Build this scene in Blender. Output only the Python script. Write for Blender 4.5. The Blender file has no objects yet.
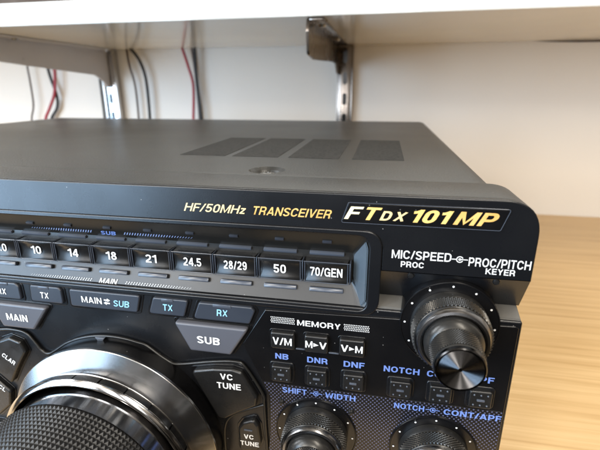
import bpy, bmesh, math, random
from mathutils import Vector, Matrix
R = math.radians
PI = math.pi
random.seed(7)
scene = bpy.context.scene
C = scene.collection

# ------------------------------------------------------------------ camera
cam_d = bpy.data.cameras.new('camera'); cam = bpy.data.objects.new('camera', cam_d); C.objects.link(cam)
cam_d.sensor_width = 36; cam_d.lens = 25.25; cam_d.clip_start = .005; cam_d.clip_end = 50
rx = Vector((0.9817968, 0.1899111, -0.0029604)); dn = Vector((0.0563756, -0.3062618, -0.9502765)); fw = Vector((-0.1813747, 0.9328116, -0.3113933))
m = Matrix((rx, -dn, -fw)).transposed().to_4x4(); m.translation = Vector((0.1624, -0.1290, 0.17647))
cam.matrix_world = m
cam_d.dof.use_dof = True; cam_d.dof.focus_distance = .155; cam_d.dof.aperture_fstop = 17
scene.camera = cam

# ------------------------------------------------------------------ light
w = bpy.data.worlds.new('World'); scene.world = w; w.use_nodes = True
nt = w.node_tree; bg = nt.nodes['Background']
# a dim room: warm ceiling above, darker floor and back of the room
tc = nt.nodes.new('ShaderNodeTexCoord'); sp = nt.nodes.new('ShaderNodeSeparateXYZ'); cr = nt.nodes.new('ShaderNodeValToRGB')
mr = nt.nodes.new('ShaderNodeMapRange'); mr.inputs[1].default_value = -1; mr.inputs[2].default_value = 1
nt.links.new(tc.outputs['Generated'], sp.inputs[0]); nt.links.new(sp.outputs['Z'], mr.inputs[0]); nt.links.new(mr.outputs[0], cr.inputs[0])
cr.color_ramp.elements[0].position = .38; cr.color_ramp.elements[0].color = (.03, .025, .02, 1)
cr.color_ramp.elements[1].position = .8; cr.color_ramp.elements[1].color = (.80, .72, .62, 1)
# lighter and darker patches, made up to put streaks in the dial's reflections
wn = nt.nodes.new('ShaderNodeTexNoise'); wn.inputs['Scale'].default_value = 5.5; wn.inputs['Detail'].default_value = 1.5
nt.links.new(tc.outputs['Generated'], wn.inputs['Vector'])
wr = nt.nodes.new('ShaderNodeValToRGB'); wr.color_ramp.elements[0].position = .46; wr.color_ramp.elements[0].color = (.07, .065, .06, 1)
wr.color_ramp.elements[1].position = .56; wr.color_ramp.elements[1].color = (1.25, 1.2, 1.13, 1)
nt.links.new(wn.outputs['Fac'], wr.inputs[0])
wm = nt.nodes.new('ShaderNodeMix'); wm.data_type = 'RGBA'; wm.blend_type = 'MULTIPLY'; wm.inputs[0].default_value = 1
nt.links.new(cr.outputs[0], wm.inputs[6]); nt.links.new(wr.outputs[0], wm.inputs[7])
nt.links.new(wm.outputs[2], bg.inputs[0]); bg.inputs[1].default_value = 1.05

def area(name, loc, target, sx, sy, power, col):
    l = bpy.data.lights.new(name, 'AREA'); l.shape = 'RECTANGLE'; l.size = sx; l.size_y = sy; l.energy = power; l.color = col
    o = bpy.data.objects.new(name, l); C.objects.link(o); o.location = loc
    o.rotation_euler = (Vector(target) - Vector(loc)).to_track_quat('-Z', 'Y').to_euler()
    return o
area('window_and_fill_light', (-1.43, -1.53, .12), (0.05, 0, .12), .30, 1.3, 17, (.50, .73, 1))
# a window of three casements to the left behind the camera, added strips high on the left for bands in the dial ring, lamps overhead
area('window_and_fill_light', (-1.12, -1.80, .12), (0.05, 0, .12), .34, 1.3, 17, (.50, .73, 1))
area('window_and_fill_light', (-1.70, -1.22, .12), (0.05, 0, .12), .34, 1.3, 22, (.50, .73, 1))
area('window_and_fill_light', (-1.75, -.25, 1.1), (-.1, .5, .15), .22, 1.1, 17, (.88, .94, 1))
area('window_and_fill_light', (-1.25, -1.05, 1.15), (-.1, .5, .15), .22, 1.1, 17, (.88, .94, 1))
area('ceiling_light', (-.85, -1.75, 1.15), (.15, .3, .15), .40, .7, 15, (1, .93, .83))
area('ceiling_light', (.45, -1.8, 1.15), (.15, .3, .15), .40, .7, 17, (1, .93, .83))
for wx, wy in ((-1.25, -2.25), (-.55, -2.5), (.15, -2.6)):      # added fill in three strips: evens the wall, streaks the dial ring
    area('window_and_fill_light', (wx, wy, .66), (.1, .4, .15), .38, 1.15, 12.5, (.97, .98, 1))
area('ceiling_light', (.9, -.7, 1.9), (.4, .2, 0), .2, 1.1, 24, (1, .92, .80))

scene.view_settings.view_transform = 'Standard'; scene.view_settings.look = 'None'
scene.view_settings.exposure = 0.0; scene.view_settings.gamma = 1

# ------------------------------------------------------------------ materials
def mat(name, col, rough=.5, metal=0, noise=0, nscale=800, bump=0, spec=.5, coat=0, aniso=0, col2=None, cs=40, dust=0):
    m = bpy.data.materials.new(name); m.use_nodes = True; n = m.node_tree; b = n.nodes['Principled BSDF']
    b.inputs['Base Color'].default_value = (*col, 1); b.inputs['Roughness'].default_value = rough
    b.inputs['Metallic'].default_value = metal; b.inputs['Specular IOR Level'].default_value = spec
    b.inputs['Coat Weight'].default_value = coat; b.inputs['Coat Roughness'].default_value = .08
    t = n.nodes.new('ShaderNodeTexCoord')
    no = n.nodes.new('ShaderNodeTexNoise'); no.inputs['Scale'].default_value = nscale; no.inputs['Detail'].default_value = 3
    n.links.new(t.outputs['Object'], no.inputs['Vector'])
    if bump:
        bp = n.nodes.new('ShaderNodeBump'); bp.inputs['Strength'].default_value = bump; bp.inputs['Distance'].default_value = .00004
        n.links.new(no.outputs['Fac'], bp.inputs['Height']); n.links.new(bp.outputs[0], b.inputs['Normal'])
    if noise:
        n2 = n.nodes.new('ShaderNodeTexNoise'); n2.inputs['Scale'].default_value = cs; n2.inputs['Detail'].default_value = 6
        n.links.new(t.outputs['Object'], n2.inputs['Vector'])
        mm = n.nodes.new('ShaderNodeMapRange'); mm.inputs[3].default_value = rough - noise; mm.inputs[4].default_value = rough + noise
        mm.inputs[1].default_value = .3; mm.inputs[2].default_value = .7
        n.links.new(n2.outputs['Fac'], mm.inputs[0]); n.links.new(mm.outputs[0], b.inputs['Roughness'])
        if col2:
            mx = n.nodes.new('ShaderNodeMix'); mx.data_type = 'RGBA'
            mx.inputs[6].default_value = (*col, 1); mx.inputs[7].default_value = (*col2, 1)
            n.links.new(n2.outputs['Fac'], mx.inputs[0]); n.links.new(mx.outputs[2], b.inputs['Base Color'])
    if dust:
        # sparse specks of dust
        vo = n.nodes.new('ShaderNodeTexVoronoi'); vo.inputs['Scale'].default_value = 420; n.links.new(t.outputs['Object'], vo.inputs['Vector'])
        lt = n.nodes.new('ShaderNodeMath'); lt.operation = 'LESS_THAN'; lt.inputs[1].default_value = .085; n.links.new(vo.outputs['Distance'], lt.inputs[0])
        sc_ = n.nodes.new('ShaderNodeSeparateColor'); n.links.new(vo.outputs['Color'], sc_.inputs[0])
        gt = n.nodes.new('ShaderNodeMath'); gt.operation = 'GREATER_THAN'; gt.inputs[1].default_value = .90; n.links.new(sc_.outputs[0], gt.inputs[0])
        mu = n.nodes.new('ShaderNodeMath'); mu.operation = 'MULTIPLY'; n.links.new(lt.outputs[0], mu.inputs[0]); n.links.new(gt.outputs[0], mu.inputs[1])
        m2 = n.nodes.new('ShaderNodeMath'); m2.operation = 'MULTIPLY'; m2.inputs[1].default_value = .5 * dust; n.links.new(mu.outputs[0], m2.inputs[0])
        dx = n.nodes.new('ShaderNodeMix'); dx.data_type = 'RGBA'; dx.inputs[6].default_value = (*col, 1); dx.inputs[7].default_value = (.35, .34, .32, 1)
        n.links.new(m2.outputs[0], dx.inputs[0]); n.links.new(dx.outputs[2], b.inputs['Base Color'])
    if aniso:
        b.inputs['Anisotropic'].default_value = aniso
        tg = n.nodes.new('ShaderNodeTangent'); tg.direction_type = 'RADIAL'; tg.axis = 'Z'
        n.links.new(tg.outputs[0], b.inputs['Tangent'])
    return m

M = {}
M['fascia'] = mat('satin_black_paint', (.005, .0055, .0068), .27, noise=.03, bump=.35, nscale=2200, cs=60, dust=1)
M['gloss'] = mat('gloss_black', (.004, .004, .0045), .22, noise=.05, cs=90, bump=.05, dust=.6)
M['cover'] = mat('cover_paint', (.024, .0238, .0215), .35, noise=.04, bump=.9, nscale=1800, cs=9, dust=1)
M['channel'] = mat('channel_black', (.009, .0087, .0080), .33, noise=.03, bump=.3, nscale=2200, spec=.5, dust=.7)
M['ledge'] = mat('ledge_lit_paint', (.115, .11, .10), .42, noise=.04, bump=.4, nscale=2200, dust=.5)  # paler than the fascia: light on its upward face put into the colour
M['end'] = mat('channel_end_plastic', (.06, .08, .10), .3, noise=.05)
M['key'] = mat('key_black', (.009, .009, .0092), .30, noise=.06, bump=.2, nscale=1500, cs=200)
M['keyblue'] = mat('key_slate', (.022, .027, .038), .36, noise=.05, bump=.2, nscale=1500)
M['keygrey'] = mat('key_grey', (.072, .075, .09), .36, noise=.05, bump=.2, nscale=1500)
M['bar'] = mat('lens_grey', (.06, .07, .09), .22, noise=.04)
M['white'] = mat('white_print', (.66, .66, .65), .5)
M['blue'] = mat('blue_print', (.125, .20, .48), .5)
M['cyan'] = mat('cyan_print', (.24, .50, .68), .5)
M['amber'] = mat('amber_foil_sheen', (.66, .33, .07), .38, metal=.2, noise=.1, cs=260, col2=(.95, .62, .22))
M['dimprint'] = mat('dim_blue_print', (.12, .17, .33), .5)
M['pale'] = mat('pale_foil_sheen', (.86, .66, .33), .38, metal=.2)
M['gold'] = mat('gold_foil', (.90, .60, .19), .38, metal=.2, noise=.1, cs=120)
M['silver'] = mat('silver_foil_sheen', (.90, .80, .52), .38, metal=.2)  # silver, pale and amber letters: the foil's shifting reflection put into colour
M['brushed'] = mat('turned_aluminium', (.31, .305, .30), .19, metal=1, aniso=.5)
M['dark_metal'] = mat('dark_turned_metal', (.22, .22, .225), .22, metal=1, aniso=.6)
M['segment'] = mat('segment_metal', (.17, .17, .172), .2, metal=1)
M['barrel'] = mat('black_chrome', (.42, .42, .43), .12, metal=1)
M['chrome'] = mat('chrome', (.52, .51, .50), .12, metal=1)
M['bracket'] = mat('zinc_plate', (.24, .21, .185), .24, metal=1, noise=.08, cs=30, bump=.1, nscale=60)
M['bracket2'] = mat('grey_bracket_paint', (.56, .55, .57), .32, noise=.08, cs=30, col2=(.64, .63, .65))
M['knob'] = mat('knob_black', (.05, .049, .047), .30, metal=.7, noise=.05, cs=200)
M['rubber'] = mat('rubber', (.017, .017, .018), .42, noise=.05, cs=300)
M['knob_face'] = mat('knob_spun_face', (.05, .05, .052), .20, metal=1, aniso=.5)
M['shelf'] = mat('white_laminate', (.80, .78, .72), .13, noise=.04, cs=8, bump=.05, nscale=40)
M['red'] = mat('red_cable', (.33, .02, .035), .4)
M['blackc'] = mat('black_cable', (.012, .012, .013), .45)
M['brownc'] = mat('brown_cable', (.06, .035, .025), .45)
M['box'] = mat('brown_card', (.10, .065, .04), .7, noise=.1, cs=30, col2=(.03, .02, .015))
M['wall'] = mat('cream_wall_paint', (.72, .685, .63), .75, noise=.05, cs=3.5, bump=1, nscale=160, col2=(.76, .73, .68))
M['screw'] = mat('screw_metal', (.35, .34, .32), .3, metal=1)

def honeycomb():
    m = mat('honeycomb_print', (.006, .006, .0065), .26, bump=.05)
    n = m.node_tree; b = n.nodes['Principled BSDF']
    t = n.nodes.new('ShaderNodeTexCoord'); s = n.nodes.new('ShaderNodeSeparateXYZ'); n.links.new(t.outputs['Object'], s.inputs[0])
    def ma(op, a, b_=None, c=None):
        k = n.nodes.new('ShaderNodeMath'); k.operation = op
        for i, v in enumerate((a, b_, c)):
            if v is None: continue
            if isinstance(v, (int, float)): k.inputs[i].default_value = v
            else: n.links.new(v, k.inputs[i])
        return k.outputs[0]
    px, pz = .00150, .00168
    def lattice(ox, oz):
        u = ma('SUBTRACT', ma('FRACT', ma('ADD', ma('DIVIDE', s.outputs['X'], px), ox + 100)), .5)
        v = ma('SUBTRACT', ma('FRACT', ma('ADD', ma('DIVIDE', s.outputs['Z'], pz), oz + 100)), .5)
        d = ma('SQRT', ma('ADD', ma('POWER', ma('ABSOLUTE', ma('MULTIPLY', u, px)), 2), ma('POWER', ma('ABSOLUTE', ma('MULTIPLY', v, pz)), 2)))
        return ma('LESS_THAN', d, 0.00030)
    f = ma('MAXIMUM', lattice(0, 0), lattice(.5, .5))
    mx = n.nodes.new('ShaderNodeMix'); mx.data_type = 'RGBA'
    mx.inputs[6].default_value = (.006, .006, .0065, 1); mx.inputs[7].default_value = (.07, .074, .125, 1)
    n.links.new(f, mx.inputs[0]); n.links.new(mx.outputs[2], b.inputs['Base Color'])
    return m
M['honey'] = honeycomb()

def vent_mat():
    m = mat('perforated_cover', (.04, .038, .035), .5, bump=0)
    n = m.node_tree; b = n.nodes['Principled BSDF']
    t = n.nodes.new('ShaderNodeTexCoord'); v = n.nodes.new('ShaderNodeTexVoronoi'); v.inputs['Scale'].default_value = 520; v.inputs['Randomness'].default_value = 1
    n.links.new(t.outputs['Object'], v.inputs['Vector'])
    r = n.nodes.new('ShaderNodeValToRGB'); r.color_ramp.elements[0].position = .34; r.color_ramp.elements[1].position = .42
    r.color_ramp.elements[0].color = (.006, .006, .006, 1); r.color_ramp.elements[1].color = (.026, .025, .023, 1)
    n.links.new(v.outputs['Distance'], r.inputs[0]); n.links.new(r.outputs[0], b.inputs['Base Color'])
    b.inputs['Roughness'].default_value = .6
    b.inputs['Specular IOR Level'].default_value = .18
    return m
M['vent'] = vent_mat()
for n_, d_, sc_ in (('cover', .00016, 1300), ('fascia', .000035, 2100)):
    for nd in M[n_].node_tree.nodes:
        if nd.type == 'BUMP':
            nd.inputs['Distance'].default_value = d_; nd.inputs['Height'].links[0].from_node.inputs['Scale'].default_value = sc_

def wood():
    m = bpy.data.materials.new('oak_laminate'); m.use_nodes = True; n = m.node_tree; b = n.nodes['Principled BSDF']
    t = n.nodes.new('ShaderNodeTexCoord'); mp = n.nodes.new('ShaderNodeMapping'); mp.inputs['Scale'].default_value = (1.5, 60, 1)
    mp.inputs['Rotation'].default_value = (0, 0, R(2))
    n.links.new(t.outputs['Object'], mp.inputs[0])
    a = n.nodes.new('ShaderNodeTexNoise'); a.inputs['Scale'].default_value = 3.2; a.inputs['Detail'].default_value = 9; a.inputs['Roughness'].default_value = .62; a.inputs['Distortion'].default_value = .25
    n.links.new(mp.outputs[0], a.inputs['Vector'])
    mp2 = n.nodes.new('ShaderNodeMapping'); mp2.inputs['Scale'].default_value = (9, 330, 1); n.links.new(t.outputs['Object'], mp2.inputs[0])
    c = n.nodes.new('ShaderNodeTexNoise'); c.inputs['Scale'].default_value = 2; c.inputs['Detail'].default_value = 4; n.links.new(mp2.outputs[0], c.inputs['Vector'])
    r = n.nodes.new('ShaderNodeValToRGB'); e = r.color_ramp.elements
    e[0].position = .24; e[0].color = (.52, .315, .13, 1); e[1].position = .74; e[1].color = (.80, .58, .31, 1)
    k = e.new(.47); k.color = (.68, .465, .225, 1)
    mx = n.nodes.new('ShaderNodeMath'); mx.operation = 'MULTIPLY_ADD'; mx.inputs[1].default_value = .32
    n.links.new(c.outputs['Fac'], mx.inputs[0])
    sb = n.nodes.new('ShaderNodeMath'); sb.operation = 'SUBTRACT'; sb.inputs[1].default_value = .16
    n.links.new(a.outputs['Fac'], sb.inputs[0]); n.links.new(sb.outputs[0], mx.inputs[2])
    n.links.new(mx.outputs[0], r.inputs[0]); n.links.new(r.outputs[0], b.inputs['Base Color'])
    b.inputs['Roughness'].default_value = .42
    bp = n.nodes.new('ShaderNodeBump'); bp.inputs['Strength'].default_value = .15; bp.inputs['Distance'].default_value = .0003
    n.links.new(c.outputs['Fac'], bp.inputs['Height']); n.links.new(bp.outputs[0], b.inputs['Normal'])
    return m
M['wood'] = wood()

# ------------------------------------------------------------------ helpers
def link(name, me, m=None, parent=None, smooth=None):
    o = bpy.data.objects.new(name, me); C.objects.link(o)
    if m is not None: me.materials.clear(); me.materials.append(m)
    if parent is not None: o.parent = parent
    if smooth is not None:
        for p in me.polygons: p.use_smooth = True
        try: me.set_sharp_from_angle(angle=R(smooth))
        except Exception: pass
    return o
def tag(o, label=None, cat=None, group=None, kind=None):
    for k, v in (('label', label), ('category', cat), ('group', group), ('kind', kind)):
        if v: o[k] = v
    return o
def empty(name, loc=(0, 0, 0)):
    o = bpy.data.objects.new(name, None); C.objects.link(o); o.location = loc; o.empty_display_size = .02; return o

def to_mesh(cu, place):
    """2D curve or text -> mesh standing in the XZ plane, facing -Y"""
    o = bpy.data.objects.new('tmp', cu); C.objects.link(o)
    bpy.context.view_layer.update()
    dg = bpy.context.evaluated_depsgraph_get()
    me = bpy.data.meshes.new_from_object(o.evaluated_get(dg))
    bpy.data.objects.remove(o)
    if place: me.transform(place)
    return me
FRONT = Matrix(((1, 0, 0, 0), (0, 0, -1, 0), (0, 1, 0, 0), (0, 0, 0, 1)))

def rounded(pts, r, seg=6):
    """round the corners of a closed polygon"""
    n = len(pts); out = []
    for i in range(n):
        p = Vector(pts[i][:2]); a = Vector(pts[i - 1][:2]); b = Vector(pts[(i + 1) % n][:2])
        rr = pts[i][2] if len(pts[i]) > 2 else r
        da, db = (a - p), (b - p); la, lb = da.length, db.length
        if rr <= 1e-6 or la < 1e-7 or lb < 1e-7: out.append(tuple(p)); continue
        da.normalize(); db.normalize()
        ang = max(.05, math.acos(max(-1, min(1, da.dot(db)))))
        t = min(rr / math.tan(ang / 2), la * .48, lb * .48)
        if ang > 3.05: out.append(tuple(p)); continue
        p0 = p + da * t; p1 = p + db * t
        for k in range(seg + 1):
            s = k / seg
            q = p0 * (1 - s) ** 2 + p * 2 * s * (1 - s) + p1 * s * s
            out.append(tuple(q))
    return out
def circle(cx, cz, r, n=96, a0=0, a1=2 * PI):
    return [(cx + r * math.cos(a0 + (a1 - a0) * i / n), cz + r * math.sin(a0 + (a1 - a0) * i / n)) for i in range(n)]

def plate(name, outer, y0, y1, m, parent=None, holes=(), bev=.0004, res=3):
    """flat plate in XZ between y0 (front, smaller) and y1, its edges rounded by bev"""
    cu = bpy.data.curves.new(name, 'CURVE'); cu.dimensions = '2D'; cu.fill_mode = 'BOTH'
    for poly in (outer, *holes):
        s = cu.splines.new('POLY'); s.points.add(len(poly) - 1); s.use_cyclic_u = True
        for i, p in enumerate(poly): s.points[i].co = (p[0], p[1], 0, 1)
    h = (y1 - y0) / 2; bev = min(bev, h * .95)
    cu.extrude = h - bev; cu.bevel_depth = bev; cu.offset = -bev; cu.bevel_resolution = res
    me = to_mesh(cu, Matrix.Translation((0, (y0 + y1) / 2, 0)) @ FRONT)
    bpy.data.curves.remove(cu)
    return link(name, me, m, parent, 35)

# a plain grotesque alphabet drawn with strokes: cap height 1, stroke ends cut square
def _arc(cx, cy, rx_, ry_, a0, a1, n=10):
    return [(cx + rx_ * math.cos(R(a0 + (a1 - a0) * i / n)), cy + ry_ * math.sin(R(a0 + (a1 - a0) * i / n))) for i in range(n + 1)]
def glyph(c, w):
    """(advance width, list of centre lines, some closed) for stroke width w"""
    h = w / 2; lo, hi = h, 1 - h
    def O(W, y0=lo, y1=hi, r=None):
        r = min(W / 2 - h, .36) if r is None else r; x0, x1 = h, W - h; ry = min(r * 1.25, (y1 - y0) / 2)
        r = min(r, (x1 - x0) / 2)
        return _arc(x1 - r, y1 - ry, r, ry, 0, 90, 8) + _arc(x0 + r, y1 - ry, r, ry, 90, 180, 8) + _arc(x0 + r, y0 + ry, r, ry, 180, 270, 8) + _arc(x1 - r, y0 + ry, r, ry, 270, 360, 8)
    if c == 'A': return .74, [([(.0 + h * .9, 0), (.37, 1)], 0), ([(.74 - h * .9, 0), (.37, 1)], 0), ([(.16, .28), (.58, .28)], 0)]
    if c == 'B': return .68, [([(h, 0), (h, 1)], 0), ([(h, hi), (.38, hi)] + _arc(.38, .745, .20, hi - .745, 90, -90) + [(h, .49 + .0)], 0), ([(h, .49), (.40, .49)] + _arc(.40, (lo + .49) / 2, .235 - h + .045, (.49 - lo) / 2, 90, -90) + [(h, lo)], 0)]
    if c in 'CG':
        W = .70 if c == 'C' else .76; r = W / 2 - h
        p = _arc(W / 2, .62, r, hi - .62, 15, 180, 12) + _arc(W / 2, .38, r, .38 - lo, 180, 345 if c == 'C' else 360, 12)
        L = [(p, 0)]
        if c == 'G': L = [(p + [(W - h, .47), (W * .53, .47)], 0), ([(W - h, .47), (W - h, 0)], 0)]
        return W, L
    if c == 'D': return .70, [([(h, 0), (h, 1)], 0), ([(h, hi), (.34, hi)] + _arc(.34, .62, .36 - h, hi - .62, 90, 0) + _arc(.34, .38, .36 - h, .38 - lo, 0, -90) + [(h, lo)], 0)]
    if c == 'E': return .60, [([(h, 0), (h, 1)], 0), ([(h, hi), (.60, hi)], 0), ([(h, .51), (.56, .51)], 0), ([(h, lo), (.61, lo)], 0)]
    if c == 'F': return .56, [([(h, 0), (h, 1)], 0), ([(h, hi), (.57, hi)], 0), ([(h, .50), (.52, .50)], 0)]
    if c == 'H': return .70, [([(h, 0), (h, 1)], 0), ([(.70 - h, 0), (.70 - h, 1)], 0), ([(h, .52), (.70 - h, .52)], 0)]
    if c == 'I': return w, [([(h, 0), (h, 1)], 0)]
    if c == 'K': return .70, [([(h, 0), (h, 1)], 0), ([(.63, 1), (h, .38)], 0), ([(.27, .55), (.66, 0)], 0)]
    if c == 'L': return .56, [([(h, 1), (h, 0)], 0), ([(h, lo), (.56, lo)], 0)]
    if c == 'M': return .84, [([(h, 0), (h, 1)], 0), ([(h * 1.2, 1), (.42, .06), (.84 - h * 1.2, 1)], 0), ([(.84 - h, 0), (.84 - h, 1)], 0)]
    if c == 'N': return .70, [([(h, 0), (h, 1)], 0), ([(h * 1.1, .97), (.70 - h * 1.1, .03)], 0), ([(.70 - h, 0), (.70 - h, 1)], 0)]
    if c == 'O': return .76, [(O(.76), 1)]
    if c == '0': return .58, [(O(.58), 1)]
    if c == 'P': return .64, [([(h, 0), (h, 1)], 0), ([(h, hi), (.37, hi)] + _arc(.37, (hi + .42) / 2, .27 - h, (hi - .42) / 2, 90, -90) + [(h, .42)], 0)]
    if c == 'R': return .69, [([(h, 0), (h, 1)], 0), ([(h, hi), (.40, hi)] + _arc(.40, (hi + .45) / 2, .26 - h, (hi - .45) / 2, 90, -90) + [(h, .45)], 0), ([(.42, .45), (.55, .33), (.59, 0)], 0)]
    if c == 'S':
        W = .66; r = W / 2 - h
        return W, [(_arc(W / 2, .735, r, hi - .735, 12, 205, 12) + [(W * .36, .54), (W * .64, .46)] + _arc(W / 2, .275, r, .275 - lo, 25, -168, 12), 0)]
    if c == 'T': return .62, [([(0, hi), (.62, hi)], 0), ([(.31, 1), (.31, 0)], 0)]
    if c == 'U': return .70, [([(h, 1), (h, .34)] + _arc(.35, .34, .35 - h, .34 - lo, 180, 360) + [(.70 - h, 1)], 0)]
    if c == 'V': return .70, [([(h * .9, 1), (.35, 0)], 0), ([(.70 - h * .9, 1), (.35, 0)], 0)]
    if c == 'W': return 1.0, [([(h * .9, 1), (.27, .03)], 0), ([(.27, .03), (.50, .97), (.73, .03)], 0), ([(1 - h * .9, 1), (.73, .03)], 0)]
    if c == 'X': return .70, [([(h, 1), (.70 - h, 0)], 0), ([(.70 - h, 1), (h, 0)], 0)]
    if c == 'Y': return .68, [([(h, 1), (.34, .42)], 0), ([(.68 - h, 1), (.34, .42)], 0), ([(.34, .48), (.34, 0)], 0)]
    if c == 'Z': return .62, [([(.02, hi), (.60, hi)], 0), ([(.56, hi), (.06, lo)], 0), ([(.01, lo), (.62, lo)], 0)]
    if c == 'z': return .46, [([(.02, .70 - h), (.44, .70 - h)], 0), ([(.40, .70 - h), (.06, lo)], 0), ([(.01, lo), (.46, lo)], 0)]
    if c == '/': return .36, [([(.03, -.03), (.33, 1.03)], 0)]
    if c == '.': return w * 1.1, [([(w * .55, 0), (w * .55, w * 1.1)], 0)]
    if c == '1': return .40, [([(.40 - h, 0), (.40 - h, 1)], 0), ([(.0, .76), (.14, .79), (.40 - h, .93)], 0)]
    if c == '2': return .58, [(_arc(.29, .69, .29 - h, hi - .69, 165, -20, 12) + [(.40, .46), (.10, .20), (h * .9, lo)], 0), ([(.0, lo), (.58, lo)], 0)]
    if c == '3': return .58, [(_arc(.28, .745, .26 - h, hi - .745, 160, -60, 10) + [(.24, .52)], 0), ([(.24, .52)] + _arc(.29, .28, .29 - h, .28 - lo, 62, -165, 12), 0)]
    if c == '4': return .60, [([(.44, 0), (.44, 1)], 0), ([(.42, .95), (.05, .30)], 0), ([(0, .27), (.60, .27)], 0)]
    if c == '5': return .58, [([(.54, hi), (.11, hi)], 0), ([(.13, 1), (.09, .47)], 0), (_arc(.28, .33, .30 - h, .33 - lo, 140, -165, 14), 0)]
    if c == '7': return .56, [([(0, hi), (.55, hi)], 0), ([(.52, hi), (.32, .50), (.20, 0)], 0)]
    if c == '8': return .58, [(_arc(.29, .745, .25 - h, hi - .745, 0, 345, 18), 1), (_arc(.29, .285, .29 - h, .285 - lo, 0, 345, 18), 1)]
    if c == '9': return .58, [(_arc(.29, .67, .29 - h, hi - .67, 0, 345, 18), 1), ([(.58 - h, .67)] + _arc(.29, .36, .29 - h, .36 - lo, 0, -155, 10), 0)]
    return .30, []

def text(body, x, z, y, m, parent, cap=.0025, width=None, bold=.03, shear=0, rot=0, dep=0, normal=None, name='lettering'):
    """printed word centred on (x,z): capital height cap, optional total width"""
    wt = .145 + bold * .9; gap = .115; pen = 0; strokes = []
    for c in body:
        W, L = glyph(c, wt)
        for pts, closed in L: strokes.append(([(p[0] + pen, p[1]) for p in pts], closed))
        pen += W + gap
    pen -= gap
    bm = bmesh.new(); sx = cap if width is None else width / (pen + shear * .8)
    Rt = Matrix.Rotation(rot, 4, 'Z')
    pl = Matrix.Translation((x, y, z)) @ (normal if normal else Matrix.Identity(4)) @ FRONT @ Rt
    for si, (pts, closed) in enumerate(strokes):
        P = []
        for p in pts:
            if not P or (Vector(p) - P[-1]).length > 1e-4: P.append(Vector(p))
        n = len(P); E = []
        for i in range(n):
            a = P[i - 1] if (i > 0 or closed) else None; b = P[(i + 1) % n] if (i < n - 1 or closed) else None
            d1 = (P[i] - a).normalized() if a is not None else None; d2 = (b - P[i]).normalized() if b is not None else None
            if d1 is None: d1 = d2
            if d2 is None: d2 = d1
            t = (d1 + d2).normalized(); nn = Vector((-t.y, t.x)); k = 1 / max(.55, nn.dot(Vector((-d1.y, d1.x))))
            E.append((P[i] + nn * wt / 2 * k, P[i] - nn * wt / 2 * k))
        V = []
        for pr in E:
            q = []
            for v in pr:
                yy = min(1.0, max(0.0, v.y)) if not closed else v.y
                X = (v.x + shear * (yy - .5) - pen / 2) * sx; Y = (yy - .5) * cap
                q.append(bm.verts.new(pl @ Vector((X, Y, .0000025 * si))))
            V.append(q)
        prs = list(zip(V, V[1:])) + ([(V[-1], V[0])] if closed else [])
        for a, b in prs:
            try: bm.faces.new((a[0], a[1], b[1], b[0]))
            except ValueError: pass
    bmesh.ops.recalc_face_normals(bm, faces=bm.faces)
    me = bpy.data.meshes.new(name); bm.to_mesh(me); bm.free()
    return link(name, me, m, parent)

def lathe_bm(bm, prof, n=96, close=True):
    """revolve (r, depth) about local Z; depth towards +Z is out of the panel"""
    rings = []
    for r, z in prof:
        if r < 1e-6: rings.append([bm.verts.new((0, 0, z))])
        else: rings.append([bm.verts.new((r * math.cos(2 * PI * i / n), r * math.sin(2 * PI * i / n), z)) for i in range(n)])
    for a, b in zip(rings, rings[1:]):
        for i in range(n):
            j = (i + 1) % n
            if len(a) == 1 and len(b) == 1: continue
            if len(a) == 1: bm.faces.new((a[0], b[i], b[j]))
            elif len(b) == 1: bm.faces.new((a[i], b[0], a[j]))
            else: bm.faces.new((a[i], b[i], b[j], a[j]))
def lathe(name, prof, loc, m, parent, n=96, smooth=40, extra=None):
    """local Z of the piece points out of the panel (-Y)"""
    bm = bmesh.new(); lathe_bm(bm, prof, n)
    if extra: extra(bm)
    bmesh.ops.recalc_face_normals(bm, faces=bm.faces)
    me = bpy.data.meshes.new(name); bm.to_mesh(me); bm.free()
    o = link(name, me, m, parent, smooth)
    o.location = loc; o.rotation_euler = (PI / 2, 0, 0)
    return o
def grooves(r0, z0, r1, z1, n, amp):
    """fine turning marks between two profile points"""
    d = Vector((r1 - r0, z1 - z0)); nn = Vector((-d.y, d.x)).normalized(); out = []
    for i in range(n * 4 + 1):
        t = i / (n * 4); p = Vector((r0, z0)) + d * t + nn * amp * math.sin(2 * PI * n * t)
        out.append((p.x, p.y))
    return out
def knurl(r0, r1, z0, z1, n, rows, h, shift=False, ridge=False):
    """pyramids standing on a (slightly conical) drum"""
    def f(bm):
        g = []
        for k in range(rows + 1):
            t = k / rows; r = r0 + (r1 - r0) * t; z = z0 + (z1 - z0) * t
            g.append([bm.verts.new((r * math.cos(2 * PI * (i + (.5 * (k % 2) if shift else 0)) / n), r * math.sin(2 * PI * (i + (.5 * (k % 2) if shift else 0)) / n), z)) for i in range(n)])
        for k in range(rows):
            t = (k + .5) / rows; r = r0 + (r1 - r0) * t + h; z = z0 + (z1 - z0) * t
            for i in range(n):
                j = (i + 1) % n
                off = .5 + (.25 if shift else 0) if not shift else (.5 + .25)
                if not shift:
                    a = 2 * PI * (i + .5) / n
                    q = (g[k][i], g[k][j], g[k + 1][j], g[k + 1][i])
                else:
                    s = .5 * (k % 2); a = 2 * PI * (i + s + (.5 if k % 2 == 0 else .5)) / n
                    q = (g[k][i], g[k][j], g[k + 1][(i + (1 if k % 2 else 0) + 0) % n if False else (j if k % 2 else i)], g[k + 1][(i if k % 2 else i - 1) % n])
                    a = 2 * PI * (i + s + .25) / n
                c = bm.verts.new((r * math.cos(a), r * math.sin(a), z))
                for e in range(4): bm.faces.new((q[e], q[(e + 1) % 4], c))
    return f
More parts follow.
